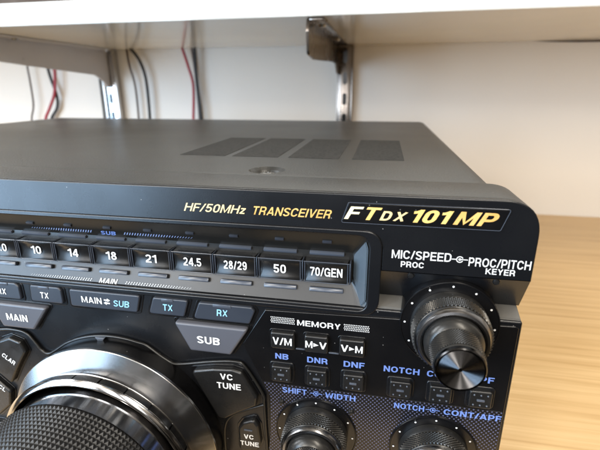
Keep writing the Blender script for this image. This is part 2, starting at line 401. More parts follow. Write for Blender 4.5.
def diamonds(r0, r1, z0, z1, n, rows, h):
    """diamond knurling: lozenges with raised centres"""
    def f(bm):
        V = {}
        def pt(k, i2):
            i2 %= 2 * n
            if (k, i2) not in V:
                t = k / rows; r = r0 + (r1 - r0) * t; a = PI * i2 / n
                V[(k, i2)] = bm.verts.new((r * math.cos(a), r * math.sin(a), z0 + (z1 - z0) * t))
            return V[(k, i2)]
        for k in range(1, rows):
            for i in range(n):
                c2 = 2 * i + (k % 2)
                t = k / rows; r = r0 + (r1 - r0) * t + h; a = PI * c2 / n
                c = bm.verts.new((r * math.cos(a), r * math.sin(a), z0 + (z1 - z0) * t))
                q = (pt(k - 1, c2), pt(k, c2 + 1), pt(k + 1, c2), pt(k, c2 - 1))
                for e in range(4): bm.faces.new((q[e], q[(e + 1) % 4], c))
    return f

def tube(name, pts, r, m, parent=None, closed=False, n=8, sub=6):
    """smooth tube through 3-D points (Catmull-Rom)"""
    P = [Vector(p) for p in pts]; L = []
    N = len(P)
    rng = range(N if closed else N - 1)
    for i in rng:
        if closed: a, b, c, d = P[i - 1], P[i], P[(i + 1) % N], P[(i + 2) % N]
        else: a, b, c, d = P[max(i - 1, 0)], P[i], P[i + 1], P[min(i + 2, N - 1)]
        for k in range(sub):
            t = k / sub
            L.append(.5 * ((2 * b) + (c - a) * t + (2 * a - 5 * b + 4 * c - d) * t * t + (3 * b - a - 3 * c + d) * t ** 3))
    if not closed: L.append(P[-1])
    bm = bmesh.new(); rings = []; up = None
    for i, p in enumerate(L):
        if closed: tg = (L[(i + 1) % len(L)] - L[i - 1]).normalized()
        else: tg = (L[min(i + 1, len(L) - 1)] - L[max(i - 1, 0)]).normalized()
        if up is None: up = tg.orthogonal().normalized()
        up = (up - tg * up.dot(tg)).normalized(); s = tg.cross(up)
        rings.append([bm.verts.new(p + up * r * math.cos(2 * PI * k / n) + s * r * math.sin(2 * PI * k / n)) for k in range(n)])
    pr = list(zip(rings, rings[1:])) + ([(rings[-1], rings[0])] if closed else [])
    for a, b in pr:
        for k in range(n): bm.faces.new((a[k], a[(k + 1) % n], b[(k + 1) % n], b[k]))
    if not closed: bm.faces.new(rings[0]); bm.faces.new(rings[-1])
    bmesh.ops.recalc_face_normals(bm, faces=bm.faces)
    me = bpy.data.meshes.new(name); bm.to_mesh(me); bm.free()
    return link(name, me, m, parent, 50)

def boxes(name, L, m, parent=None, bev=0, seg=2):
    """boxes (x0,x1,y0,y1,z0,z1) joined in one mesh"""
    bm = bmesh.new()
    for x0, x1, y0, y1, z0, z1 in L:
        mt = Matrix.Translation(((x0 + x1) / 2, (y0 + y1) / 2, (z0 + z1) / 2)) @ Matrix.Diagonal((x1 - x0, y1 - y0, z1 - z0, 1))
        bmesh.ops.create_cube(bm, size=1, matrix=mt)
    if bev: bmesh.ops.bevel(bm, geom=bm.edges[:], offset=bev, segments=seg, affect='EDGES', profile=.5)
    me = bpy.data.meshes.new(name); bm.to_mesh(me); bm.free()
    return link(name, me, m, parent, 40)

def prism_x(name, prof, x0, x1, m, parent, bev=0, smooth=30):
    """profile (y,z) extruded along x"""
    bm = bmesh.new()
    a = [bm.verts.new((x0, y, z)) for y, z in prof]; b = [bm.verts.new((x1, y, z)) for y, z in prof]
    n = len(prof)
    for i in range(n): bm.faces.new((a[i], a[(i + 1) % n], b[(i + 1) % n], b[i]))
    bm.faces.new(a); bm.faces.new(b)
    bmesh.ops.recalc_face_normals(bm, faces=bm.faces)
    if bev: bmesh.ops.bevel(bm, geom=bm.edges[:], offset=bev, segments=2, affect='EDGES')
    me = bpy.data.meshes.new(name); bm.to_mesh(me); bm.free()
    return link(name, me, m, parent, smooth)

def mm(L): return [tuple(v / 1000 for v in p) for p in L]

# ------------------------------------------------------------------ the room: wall, desk, shelf
o = boxes('wall', [(-3.2, 3.2, .512, .60, -.8, 2.2)], M['wall']); tag(o, kind='structure')
desk = boxes('desk', [(-2.6, 2.2, -.065, .5115, -.028, 0)], M['wood'], bev=.001)
tag(desk, 'light oak wooden desk top with fine grain under the black radio', 'desk')

def shelf_board():
    P = [(-1.4, .2473), (1.7, .2473), (1.7, .5085), (.46, .5085), (.40, .5092), (.345, .5116), (-1.4, .5116)]
    bm = bmesh.new(); a = [bm.verts.new((x, y, .2322)) for x, y in P]; b = [bm.verts.new((x, y, .2512)) for x, y in P]; n = len(P)
    bm.faces.new(a); bm.faces.new(b)
    for i in range(n): bm.faces.new((a[i], a[(i + 1) % n], b[(i + 1) % n], b[i]))
    bmesh.ops.recalc_face_normals(bm, faces=bm.faces)
    bmesh.ops.bevel(bm, geom=[e for e in bm.edges if abs(e.verts[0].co.y - .2473) < 1e-5 and abs(e.verts[1].co.y - .2473) < 1e-5], offset=.0008, segments=2, affect='EDGES')
    me = bpy.data.meshes.new('wall_shelf'); bm.to_mesh(me); bm.free(); return link('wall_shelf', me, M['shelf'], None, 30)
shelf = shelf_board()
tag(shelf, 'glossy white shelf board on metal brackets above the radio', 'shelf')

# dark plate painting the shade inside the joint of wall and shelf, far right
gp = plate('wall_gap_shade', [(.350, .2320), (.372, .2309), (.40, .2300), (.43, .2298), (.47, .2304), (.52, .2313), (.56, .2320)], .5112, .5125, M['box'], None, bev=.0001); tag(gp, kind='structure')

# brown carton standing on the shelf, only a sliver of it shows above the shelf's front edge
bx = empty('storage_box', (-.22, .37, .2512)); tag(bx, 'brown box on top of the shelf, cut off by the upper left corner', 'box')
b1 = boxes('box_body', [(-.09, .105, -.105, .10, .0003, .12)], M['box'], bx, bev=.002)
b2 = boxes('box_lid', [(-.092, .107, -.107, .102, .1203, .15)], M['box'], bx, bev=.002)

def upright(name, x0, x1, m, label, zb, mslot):
    t = empty(name, ((x0 + x1) / 2, .512, 0)); tag(t, label, 'shelf upright', 'slotted uprights holding the shelf')
    cx = (x0 + x1) / 2; t0 = t.location.copy()
    w = x1 - x0
    def loc(o_): 
        o_.location = -Vector(t0); return o_
    loc(boxes('channel', [(x0, x0 + .002, .498, .5115, .001, .2315), (x1 - .002, x1, .498, .5115, .001, .2315), (x0 + .0021, x1 - .0021, .4982, .500, .001, .2315)], m, t, bev=.0005))
    for k in range(8):
        z = .020 + k * .028
        s = plate('slot', rounded([(cx - .003, z - .008), (cx + .003, z - .008), (cx + .003, z + .008), (cx - .003, z + .008)], .0028), .4978, .4981, M['gloss'], t, bev=.00005)
        loc(s)
    return t
upL = upright('shelf_upright', -.2755, -.2525, M['chrome'], 'shiny slotted metal upright near the red and black cables, left of the two', .1, None)
upR = upright('shelf_upright', .0945, .1165, M['bracket'], 'bronze-toned slotted metal upright under the shelf, right of the two', .1, None)

def bracket(xc, outline, m, label, th=.0024, flange=True):
    t = empty('shelf_bracket', (xc, .498, .2)); tag(t, label, 'shelf bracket', 'brackets carrying the shelf')
    t0 = Vector(t.location)
    pr = rounded(outline, .006, 6)
    bm = bmesh.new()
    a = [bm.verts.new((xc - th / 2, y, z)) for y, z in pr]; b = [bm.verts.new((xc + th / 2, y, z)) for y, z in pr]
    n = len(pr)
    for i in range(n): bm.faces.new((a[i], a[(i + 1) % n], b[(i + 1) % n], b[i]))
    bm.faces.new(a); bm.faces.new(b); bmesh.ops.recalc_face_normals(bm, faces=bm.faces)
    bmesh.ops.bevel(bm, geom=[e for e in bm.edges if abs(e.verts[0].co.x - e.verts[1].co.x) < 1e-6], offset=.0006, segments=2, affect='EDGES')
    me = bpy.data.meshes.new('bracket_arm'); bm.to_mesh(me); bm.free(); me.transform(Matrix.Translation(-t0))
    link('bracket_arm', me, m, t, 30)
    y0 = min(p[0] for p in outline)
    f = boxes('flange', [(xc + th / 2 + .0001, xc + .014, y0 + .004, .49, .2300, .2319)], m, t, bev=.0004); f.location = -t0
    for yy in (y0 + .035, y0 + .16):
        s = lathe('screw', [(0, .0022), (.0028, .0018), (.0038, 0), (0, 0)], (xc + .008 - t0.x, yy - t0.y, .2299 - t0.z), M['screw'], t, 20)
        s.rotation_euler = (PI, 0, 0)
    return t
bracket(-.262, [(.16, .2318), (.16, .218), (.2931, .2048), (.365, .2002), (.463, .1943, .008), (.480, .186, .006), (.4975, .172), (.4975, .2318)], M['bracket2'], 'grey painted shelf bracket sloping down at the left edge of the photo')
bracket(.0948, [(.256, .2318, .001), (.252, .222), (.257, .203), (.285, .2005), (.430, .2065, .02), (.470, .206, .02), (.4975, .190), (.4975, .2318)], M['bracket'], 'bronze metal shelf bracket with rounded front end in middle of shelf')

# ------------------------------------------------------------------ cables hanging down the wall
def cable(pts, r, m, label):
    P = [(x, y, z) for x, z, y in pts]
    x0, y0, z0 = P[-1]
    P += [(x0 - .004, y0, z0 - .04), (x0 - .006, y0 - .004, .05), (x0 - .012, y0 - .02, .0035 + r), (x0 - .05, y0 - .05, r)]
    o_ = tube('cable', P, r * .88, m); tag(o_, label, 'cable', 'cables hanging behind the radio'); return o_
cable([(-.407, .2318, .503), (-.4078, .2119, .5), (-.408, .191, .5), (-.4089, .1614, .5), (-.4116, .1446, .5), (-.4196, .124, .5)], .0016, M['brownc'], 'thin dark cable hanging alone at far left behind radio')
cable([(-.3632, .2318, .502), (-.3600, .213, .5), (-.3582, .2003, .499), (-.365, .168, .498), (-.3786, .1448, .498), (-.391, .1243, .498)], .0026, M['red'], 'red cable crossing over a black one at the left, under the grey bracket')
cable([(-.3743, .2318, .504), (-.3743, .2099, .504), (-.3718, .1908, .504), (-.3664, .1648, .504), (-.3698, .1448, .504), (-.385, .1244, .504)], .0026, M['blackc'], 'black cable crossed by the leftmost red cable under grey bracket')
cable([(-.2815, .2318, .506), (-.282, .2278, .506), (-.2842, .1996, .506), (-.285, .17, .506), (-.286, .13, .506)], .0022, M['blackc'], 'black cable just left of the shiny upright, mostly behind the grey bracket')
cable([(-.2312, .2318, .505), (-.2279, .2071, .503), (-.2225, .1787, .503), (-.2232, .1273, .503)], .0018, M['brownc'], 'thin brown cable just right of the shiny upright')
cable([(-.2225, .2318, .5), (-.2196, .2310, .5), (-.2082, .2148, .5), (-.2011, .1867, .5), (-.2019, .1275, .5)], .0027, M['blackc'], 'thick black cable bowing out from the shelf right of the shiny upright')
cable([(-.1375, .2318, .5), (-.1361, .229, .5), (-.1296, .206, .5), (-.124, .1783, .5), (-.1283, .1283, .5)], .0023, M['red'], 'crimson cable beside a thick black one, between the two uprights')
cable([(-.1181, .2318, .5), (-.1176, .225, .5), (-.1179, .1863, .5), (-.115, .1285, .5)], .0030, M['blackc'], 'thick black cable hanging just right of the crimson cable')
cable([(-.1245, .2318, .505), (-.1235, .22, .505), (-.1215, .19, .505), (-.1205, .1285, .505)], .0015, M['brownc'], 'thin brown cable squeezed between crimson cable and thick black cable')

# ------------------------------------------------------------------ the radio
radio = empty('radio_transceiver', (0, 0, 0))
tag(radio, 'black desktop radio transceiver with knobs and band keys standing on oak desk', 'radio')

# top cover: rounded shell with a screw dimple
prof = rounded([(-.2034, .014), (.2034, .014), (.2034, .1445, .009), (-.2034, .1445, .009)], .001, 8)
cov = plate('top_cover', prof, .0235, .300, M['cover'], radio, bev=.0012)
cutm = bpy.data.meshes.new('c'); bmc = bmesh.new()
lathe_bm(bmc, [(0, -.0034), (.0046, -.0034), (.0062, -.0012), (.0078, .0003), (.0078, .004), (0, .004)], 48)
bmesh.ops.recalc_face_normals(bmc, faces=bmc.faces); bmc.to_mesh(cutm); bmc.free()
cut = bpy.data.objects.new('cutter', cutm); C.objects.link(cut); cut.location = (.117, .0350, .1445)
md = cov.modifiers.new('b', 'BOOLEAN'); md.operation = 'DIFFERENCE'; md.object = cut; md.solver = 'EXACT'
bpy.context.view_layer.update()
me = bpy.data.meshes.new_from_object(cov.evaluated_get(bpy.context.evaluated_depsgraph_get()))
cov.modifiers.clear(); cov.data = me; bpy.data.objects.remove(cut)
me.materials.clear(); me.materials.append(M['cover'])
sc = lathe('cover_screw', [(0, .0009), (.0010, .0009), (.0011, .0021), (.0030, .0018), (.0043, .0007), (.0044, 0), (0, 0)], (.117, .0350, .1413), M['screw'], cov, 32)
sc.rotation_euler = (0, 0, 0)
boxes('screw_cross', [(-.0020, .0020, -.00035, .00035, .0019, .0022), (-.00035, .00035, -.0020, .0020, .00191, .00221)], M['gloss'], cov).location = (.117, .0350, .1411)
for i, (x0, x1) in enumerate(((.0632, .0868), (.0905, .1135), (.1185, .1427), (.1490, .1726))):
    boxes('vent_grille', [(x0, x1, .067, .1425, .1443, .14462)], M['vent'], cov)
for sx in (-.15, .15):
    for yy in (.05, .26):
        f = lathe('foot', [(0, .0141), (.012, .0141), (.0125, .002), (.011, 0), (0, 0)], (sx, yy, .0), M['rubber'], radio, 32); f.rotation_euler = (0, 0, 0)

# fascia behind everything: a rounded block
FO = rounded([(-.2098, .013, .002), (.2098, .013, .002), (.2098, .1185, .0004), (.2098, .1448, .0115), (-.2098, .1448, .0115)], .001, 12)
blk = plate('front_frame', rounded([(-.2092, .0135), (.2062, .0135), (.2062, .1442, .010), (-.2092, .1442, .010)], .002, 10), .0075, .0236, M['fascia'], radio, bev=.0006)
# side rim of the fascia, wide as the front
plate('front_rim', rounded([(.1600, .1192, .0005), (.2098, .1192, .0005), (.2098, .1447, .0112), (-.2098, .1447, .0112), (-.2098, .1200, .0005), (-.170, .1200, .0005), (-.170, .1339, .004), (.160, .1339, .004)], .001, 12), .0022, .0233, M['cover'], radio, bev=.0004)
# upper fascia band with logo, running down at right
up_ = rounded([(-.2098, .1190, .0003), (-.172, .1190, .0003), (-.172, .1325, .004), (.1590, .1325, .004), (.1642, .1275, .003), (.1642, .1190, .0003), (.2098, .1190, .0003), (.2098, .1447, .0112), (-.2098, .1447, .0112)], .001, 10)
fascia = plate('upper_fascia', up_, .0, .0021, M['fascia'], radio, bev=.0005)
# undercut and ledge to the right of the band channel
prism_x('fascia_undercut', [(.0002, .1192), (.0062, .1077), (.0200, .1077), (.0200, .1192)], .1640, .2096, M['fascia'], radio)
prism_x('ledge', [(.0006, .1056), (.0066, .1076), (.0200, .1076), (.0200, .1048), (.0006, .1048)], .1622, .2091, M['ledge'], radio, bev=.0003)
# lower panel
lower = plate('lower_panel', rounded([(-.2096, .013), (.2096, .013), (.2096, .1050, .0008), (-.2096, .1050, .0008)], .002), 0, .0074, M['fascia'], radio, bev=.0006)

# band channel: frame bead + funnel-shaped well
fr_o = rounded([(-.170, .1022, .006), (.1643, .1022, .0065), (.1643, .1329, .0065), (-.170, .1329, .006)], .005, 8)
fr_i = rounded([(-.167, .1040, .004), (.1602, .1040, .0035), (.1602, .1311, .0045), (-.167, .1311, .004)], .004, 8)
plate('channel_frame', fr_o, -.0006, .0046, M['fascia'], radio, holes=[fr_i], bev=.0004)
def well():
    def ring(x0, x1, z0, z1, y, r): return [(p[0], y, p[1]) for p in rounded([(x0, z0), (x1, z0), (x1, z1), (x0, z1)], r, 5)]
    A = ring(-.1675, .1606, .1036, .1315, .0006, .0040); B = ring(-.163, .1548, .1120, .1232, .0042, .0006)
    bm = bmesh.new()
    a = [bm.verts.new(p) for p in A]; b = [bm.verts.new(p) for p in B]; n = len(a)
    for i in range(n): bm.faces.new((a[i], a[(i + 1) % n], b[(i + 1) % n], b[i]))
    bm.faces.new(b)
    bmesh.ops.recalc_face_normals(bm, faces=bm.faces)
    me = bpy.data.meshes.new('band_channel'); bm.to_mesh(me); bm.free()
    me.materials.append(M['channel']); me.materials.append(M['end'])
    o_ = bpy.data.objects.new('band_channel', me); C.objects.link(o_); o_.parent = radio
    return o_
wl = well()
# make every face of the well look towards the viewer
bm = bmesh.new(); bm.from_mesh(wl.data)
for f in bm.faces:
    if f.normal.y > 0: f.normal_flip()
bm.to_mesh(wl.data); bm.free()
# the slanted smoked plastic at the right end of the well
def quad_slab(name, pts, th, m, parent, bev=.0003):
    bm = bmesh.new(); P = [Vector(p) for p in pts]; nrm = (P[1] - P[0]).cross(P[2] - P[1]).normalized()
    if nrm.y > 0: nrm = -nrm
    a = [bm.verts.new(p + nrm * th) for p in P]; b = [bm.verts.new(p) for p in P]; n = len(P)
    bm.faces.new(a); bm.faces.new(b)
    for i in range(n): bm.faces.new((a[i], a[(i + 1) % n], b[(i + 1) % n], b[i]))
    bmesh.ops.recalc_face_normals(bm, faces=bm.faces)
    if bev: bmesh.ops.bevel(bm, geom=bm.edges[:], offset=bev, segments=2, affect='EDGES')
    me = bpy.data.meshes.new(name); bm.to_mesh(me); bm.free(); return link(name, me, m, parent, 30)
quad_slab('channel_end', [(.1553, .0042, .1145), (.1553, .0042, .1225), (.1592, .0010, .1288), (.1600, .0008, .1262), (.1600, .0008, .1075), (.1585, .0012, .1046)], .0005, M['end'], radio)

def slope_lo(z):  # y of the lower slope
    return .0006 + (z - .1036) / (.1120 - .1036) * (.0042 - .0006)
def slope_up(z):
    return .0006 + (.1315 - z) / (.1315 - .1232) * (.0042 - .0006)
TL = math.atan2(.0036, .0084)
NL = Matrix.Rotation(-TL, 4, 'X'); NU = Matrix.Rotation(TL, 4, 'X')

def key_mesh(x0, x1, z0, z1, yf, yb, bulge=.0007, r=.0009):
    """key cap whose front bulges along z"""
    bm = bmesh.new(); seg = 10; rows = []
    for k in range(seg + 1):
        t = k / seg; z = z0 + (z1 - z0) * t; s = 2 * t - 1
        y = yf + bulge * (1 - s * s) + (.0004 if k in (0, seg) else 0)
        e = .0003 if k in (0, seg) else 0
        rows.append([bm.verts.new((x0, yb, z)), bm.verts.new((x0 + e, y + .0005, z)), bm.verts.new((x0 + .0005, y, z)), bm.verts.new((x1 - .0005, y, z)), bm.verts.new((x1 - e, y + .0005, z)), bm.verts.new((x1, yb, z))])
    for a, b in zip(rows, rows[1:]):
        for i in range(5): bm.faces.new((a[i], a[i + 1], b[i + 1], b[i]))
    bm.faces.new(rows[0]); bm.faces.new(rows[-1])
    bmesh.ops.recalc_face_normals(bm, faces=bm.faces)
    me = bpy.data.meshes.new('band_key'); bm.to_mesh(me); bm.free(); return me

NAMES = ['1.8', '3.5', '7.0', '10', '14', '18', '21', '24.5', '28/29', '50', '70/GEN']
keyd = key_mesh(-.0074, .0074, -.0040, .0038, 0, .0041, bulge=.0010)
sy = lambda x, y: .1624 + (x - .1624) * (1 + y / .129)
for i, nm in enumerate(NAMES):
    cx = .1463 - (10 - i) * .01603
    k = link('band_key', keyd, M['key'], radio, 50); cx0 = cx; cx = sy(cx0, .0010); k.location = (cx, 0, .1168)
    wd = {1: .003, 2: .0042, 3: .0052, 4: .0066, 5: .0082, 6: .0106}[len(nm)]
    t_ = text(nm, cx, .11690, .00060, M['white'], k, cap=.0032, width=wd * 1.04, bold=.03); t_.location = (-cx, 0, -.1168)
    rp = rounded([(-.0073, -.0038), (.0073, -.0038), (.0073, .0037), (-.0073, .0037)], .0006, 3)
    e_ = tube('key_edge_glint', [(a, .00035, b) for a, b in rp], .00014, M['bar'], k, closed=True, n=6, sub=2)  # pale rim painted in for the glint along the cap's bevel
    # thin bright ridges between the keys
    boxes('key_divider', [(cx + .0078, cx + .0083, .0002, .004, .1130, .1208)], M['keyblue'], radio, bev=.00025)
    zl = .1093
    lb = boxes('lens_bar', [(-.0060, .0060, -.0010, .0006, -.00085, .00085)], M['bar'], radio, bev=.0004); lb.location = (sy(cx0, .003) + .0002, slope_lo(zl) - .0004, zl); lb.rotation_euler.x = -TL
    zu = .1225
    lb = boxes('lens_bar', [(-.0060, .0060, -.0008, .0006, -.0006, .0006)], M['bar'], radio, bev=.0003); lb.location = (sy(cx0, .003), slope_up(zu) - .0004, zu); lb.rotation_euler.x = TL
    zz = .1273
    lb = boxes('indicator_lamp', [(-.0016, .0016, -.0005, .0005, -.0005, .0005)], M['keyblue'], radio, bev=.0002); lb.location = (sy(cx0, .003) + .0002, slope_up(zz) - .0001, zz); lb.rotation_euler.x = TL

def dashes(L, m, parent, name='printed_marks'):
    """small printed marks: (x, y, z, w, h, shear) quads facing -Y"""
    bm = bmesh.new()
    for x, y, z, w_, h_, s in L:
        q = [bm.verts.new((x + dx * w_ / 2 + dz * s, y, z + dz * h_ / 2)) for dx, dz in ((-1, -1), (1, -1), (1, 1), (-1, 1))]
        bm.faces.new(q)
    me = bpy.data.meshes.new(name); bm.to_mesh(me); bm.free(); return link(name, me, m, parent)
def chain(x0, x1, z, yfun, fade_left, m, rows=2, sh=.0003):
    L = []; n = int(abs(x1 - x0) / .00105)
    for i in range(n):
        x = x0 + (x1 - x0) * (i + .5) / n; t = i / n
        far = (1 - t) if fade_left else t
        big = 1 if far < .5 else 1 - (far - .5) * 1.1
        for r_ in (-1, 1):
            zz = z + r_ * .00028 * big
            L.append((x + r_ * .00018, yfun(zz) - .00012, zz, .00042 * big, .00045 * big, sh * .6))
    return L
ylo = lambda z: slope_lo(z) - .0001; yup = lambda z: slope_up(z) - .0001
dashes(chain(.0275, .0550, .1058, ylo, True, None) + chain(.0690, .0962, .1058, ylo, False, None), M['white'], radio)
dashes(chain(.0305, .0570, .1251, yup, True, None) + chain(.0700, .0975, .1251, yup, False, None), M['dimprint'], radio)
text('MAIN', .0619, .1058, slope_lo(.1058) - .0002, M['white'], radio, cap=.0020, width=.0080, shear=.25, bold=.02, normal=NL)
text('SUB', .0636, .1248, slope_up(.1248) - .0002, M['blue'], radio, cap=.0019, width=.0066, shear=.2, bold=.06, normal=NU)

# logo line on the upper fascia
text('HF/50MHz', .1081, .13765, -.00012, M['pale'], radio, cap=.0029, width=.0226, shear=.3, bold=.0)
text('TRANSCEIVER', .1345, .13765, -.00012, M['amber'], radio, cap=.0029, width=.0270, shear=.3, bold=.01)
lp = plate('logo_plate', rounded([(.1510, .1355), (.1985, .1355), (.2006, .1418), (.1531, .1418)], .0006), -.00045, .0002, M['gloss'], radio, bev=.0001)
tube('trim_line', [(x, -.00048, z) for x, z in rounded([(.1508, .1353), (.1986, .1353), (.2008, .1420), (.1530, .1420)], .0006, 3)], .00010, M['bar'], lp, closed=True, n=6, sub=1)
for tx, x0, x1, z_, cap_, mt_, bd in (('F', .1519, .1577, .13865, .0042, 'silver', .04), ('T', .1571, .1634, .13865, .0042, 'gold', .04), ('D', .1629, .1670, .1382, .0031, 'pale', .05),
                             ('X', .1669, .1714, .1382, .0031, 'pale', .05), ('101', .1718, .1846, .13865, .0042, 'gold', .06), ('MP', .1850, .1981, .13865, .0042, 'amber', .05)):
    text(tx, (x0 + x1) / 2, z_, -.0006, M[mt_], lp, cap=cap_, width=x1 - x0, shear=.3, bold=bd)

# --- key row under the channel
def key(name, pts, m, yf=-.0012, yb=.001, r=.0012, bev=.0005, parent=radio):
    return plate(name, rounded(pts, r, 5), yf, yb, m, parent, bev=bev)
def moat(pts, g=.0011, parent=radio):
    """dark gap round a key: a thin gloss plate a little larger than the key"""
    P = [Vector(p[:2]) for p in pts]; c = sum(P, Vector((0, 0))) / len(P); out = []
    n = len(P)
    for i in range(n):
        a, p, b = P[i - 1], P[i], P[(i + 1) % n]
        d1 = (p - a).normalized(); d2 = (b - p).normalized()
        n1 = Vector((d1.y, -d1.x)); n2 = Vector((d2.y, -d2.x))
        if n1.dot(p - c) < 0: n1 = -n1
        if n2.dot(p - c) < 0: n2 = -n2
        v = (n1 + n2)
        v = v / max(.4, (1 + n1.dot(n2)))
        out.append(tuple(p + v * g))
    return plate('key_surround', rounded(out, .0016, 5), -.00025, .0005, M['gloss'], parent, bev=.00015)
def lens(k, x0, x1, z): boxes('indicator_lamp', [(x0, x1, -.0014, -.0008, z - .0006, z + .0006)], M['bar'], k, bev=.0002)

rxm = mm([(8.5, 102.4), (21.5, 102.4, 1.5), (23.0, 101, 1.5), (23.0, 95.2), (8.5, 95.2)]); txm = mm([(28.2, 102.3, 1.0), (41.2, 102.3, 1.5), (42.2, 101, 1), (42.2, 95.2), (27.6, 95.2)])
msk = mm([(45.8, 102.1), (76.2, 102.1), (74.2, 94.8), (45.6, 94.8)]); txs = mm([(81.4, 102.0), (95.6, 102.0), (93.4, 95.0), (79.0, 95.0)])
rxs = mm([(99.6, 101.7), (119.6, 101.7), (121.0, 100.2), (118.8, 94.8), (97.0, 94.8)])
for pts, tx, lx, wd, mm_, tc_ in ((rxm, 'RX', 14.6, 4.3, 'keyblue', 'white'), (txm, 'TX', 34.4, 3.9, 'keyblue', 'white'), (msk, None, 0, 0, 'keyblue', None), (txs, 'TX', 87.2, 4.1, 'keyblue', 'cyan'), (rxs, 'RX', 108.6, 4.3, 'keyblue', 'cyan')):
    k = key('function_key', pts, M[mm_]); moat(pts)
    if tx:
        text(tx, lx / 1000, .0984, -.00135, M[tc_], k, cap=.0027, width=wd / 1000, bold=.03, shear=.08)
        xs = [p[0] for p in pts]
        if tx == 'TX': lens(k, lx / 1000 - .0024, lx / 1000 + .0024, max(p[1] for p in pts) - .0006)
        else: lens(k, lx / 1000 - .0035, lx / 1000 + .0035, max(p[1] for p in pts) - .0006)
    else:
        text('MAIN', .0553, .0984, -.00135, M['white'], k, cap=.0027, width=.0088, bold=.02)
        text('SUB', .0680, .0980, -.00135, M['cyan'], k, cap=.0027, width=.0070, bold=.02, shear=.15)
        # the little pair of arrows between the words
        bm = bmesh.new()
        for s, zc in ((1, .0990), (-1, .0977)):
            x = .0619; q = [(x - .0012 * s, zc - .0003), (x + .0002 * s, zc - .0003), (x + .0002 * s, zc - .0008), (x + .0015 * s, zc), (x + .0002 * s, zc + .0008), (x + .0002 * s, zc + .0003), (x - .0012 * s, zc + .0003)]
            bm.faces.new([bm.verts.new((a, -.00135, b)) for a, b in q])
        me = bpy.data.meshes.new('arrow_mark'); bm.to_mesh(me); bm.free(); link('arrow_mark', me, M['white'], k)
def big_key(pts, tx, lx, lz):
    moat(pts, .0010)
    k = key('select_key', pts, M['keygrey'], yf=-.0024, bev=.0009)
    text(tx, lx / 1000, lz / 1000, -.00255, M['white'], k, cap=.0031, width=.0100 if tx == 'MAIN' else .0090, bold=.05)
big_key(mm([(8.0, 93.4), (35.2, 93.2, 1), (27.0, 82.4), (12.2, 82.4)]), 'MAIN', 20.2, 87.6)
big_key(mm([(89.4, 93.2, 1), (118.6, 93.2, 1), (111.2, 81.4, 1), (95.2, 81.4)]), 'SUB', 102.9, 86.9)

# --- memory / filter panel at right: gloss plate with printed honeycomb below
pl_out = mm([(124.6, 101.0, .6), (207.5, 103.5, .6), (208.6, 103.0, .6), (208.6, 15), (121.5, 15), (124.9, 45, 1), (125.2, 65, 2), (118.2, 80), (116.5, 83.0, 1), (115.6, 86)])
plate('memory_panel', rounded(pl_out, .0006), -.0006, .0002, M['gloss'], radio, bev=.0003)
hn = mm([(122.9, 70.2), (208.3, 70.2), (208.3, 16), (122.0, 16), (125.3, 45), (125.7, 64)])
plate('honeycomb_print', rounded(hn, .0004), -.00075, -.00058, M['honey'], radio, bev=.00005)
L = []
for sx in (0, 1):
    for i in range(15):
        for r_ in range(4):
            x = (.1268 if sx == 0 else .1530) + i * .00059 + (.0002 if r_ % 2 else 0); z = .0985 - sx * .0002 - r_ * .00068
            L.append((x, -.00072, z, .00030, .00040, .00004))
dashes(L, M['white'], radio)
text('MEMORY', .1440, .0972, -.00072, M['white'], radio, cap=.0022, width=.0154, bold=.03)
boxes('groove', [(.1358, .1392, -.0010, -.0005, .0862, .0868), (.1478, .1514, -.0010, -.0005, .0860, .0866)], M['bar'], radio, bev=.0002)
for tx, x0, x1, wd in (('V/M', 126.7, 135.6, 7.0), ('M V', 139.1, 147.6, 7.2), ('V M', 151.5, 160.4, 7.4)):
    pts = mm([(x0, 93.2), (x1, 93.2), (x1, 86.4), (x0, 86.4)])
    moat(pts, .0007).location.y = -.0005
    k = key('memory_key', pts, M['key'], yf=-.0022, yb=-.0003, r=.0010, bev=.0006)
    cx = (x0 + x1) / 2000
    if tx == 'V/M': text(tx, cx, .0899, -.0024, M['white'], k, cap=.0030, width=.0070, bold=.03)
    else:
        text(tx[0], cx - .0025, .0899, -.0024, M['white'], k, cap=.0028, width=.0026, bold=.03)
        text(tx[2], cx + .0025, .0899, -.0024, M['white'], k, cap=.0028, width=.0026, bold=.03)
        bm = bmesh.new(); bm.faces.new([bm.verts.new((cx + a, -.0024, .0899 + b)) for a, b in ((-.0009, -.0008), (.0010, 0), (-.0009, .0008))])
        me = bpy.data.meshes.new('arrow_mark'); bm.to_mesh(me); bm.free(); link('arrow_mark', me, M['white'], k)

def small_key(cx, cz):
    w_, h_ = .0037, .0034
    pts = [(cx - w_, cz + h_), (cx + w_, cz + h_), (cx + w_, cz - h_), (cx - w_, cz - h_)]
    g = .0010
    P2 = [(cx - w_ - g * .6, cz + h_ + g * .6), (cx + w_ + g, cz + h_ + g * .6), (cx + w_ + g, cz - h_ - g), (cx - w_ - g * .6, cz - h_ - g)]
    s = plate('key_surround', rounded([(cx - w_ - g, cz + h_ + g), (cx + w_ + g, cz + h_ + g), (cx + w_ + g, cz - h_ - g), (cx - w_ - g, cz - h_ - g)], .0016), -.0010, -.0004, M['fascia'], radio, bev=.0004)
    k = key('filter_key', pts, M['key'], yf=-.0025, yb=-.0004, r=.0009, bev=.0005)
    d = boxes('key_lens', [(cx - .0013, cx + .0013, -.0029, -.0022, cz - .0004, cz + .0004)], M['bar'], k, bev=.0002)
    bm = bmesh.new()
    for dx in (-.0022, 0, .0022):
        for dz in (-.0020, .0020):
            bmesh.ops.create_icosphere(bm, subdivisions=1, radius=.0004, matrix=Matrix.Translation((cx + dx, -.0025, cz + dz)))
    me = bpy.data.meshes.new('tactile_dots'); bm.to_mesh(me); bm.free(); link('tactile_dots', me, M['bar'], k, 80)
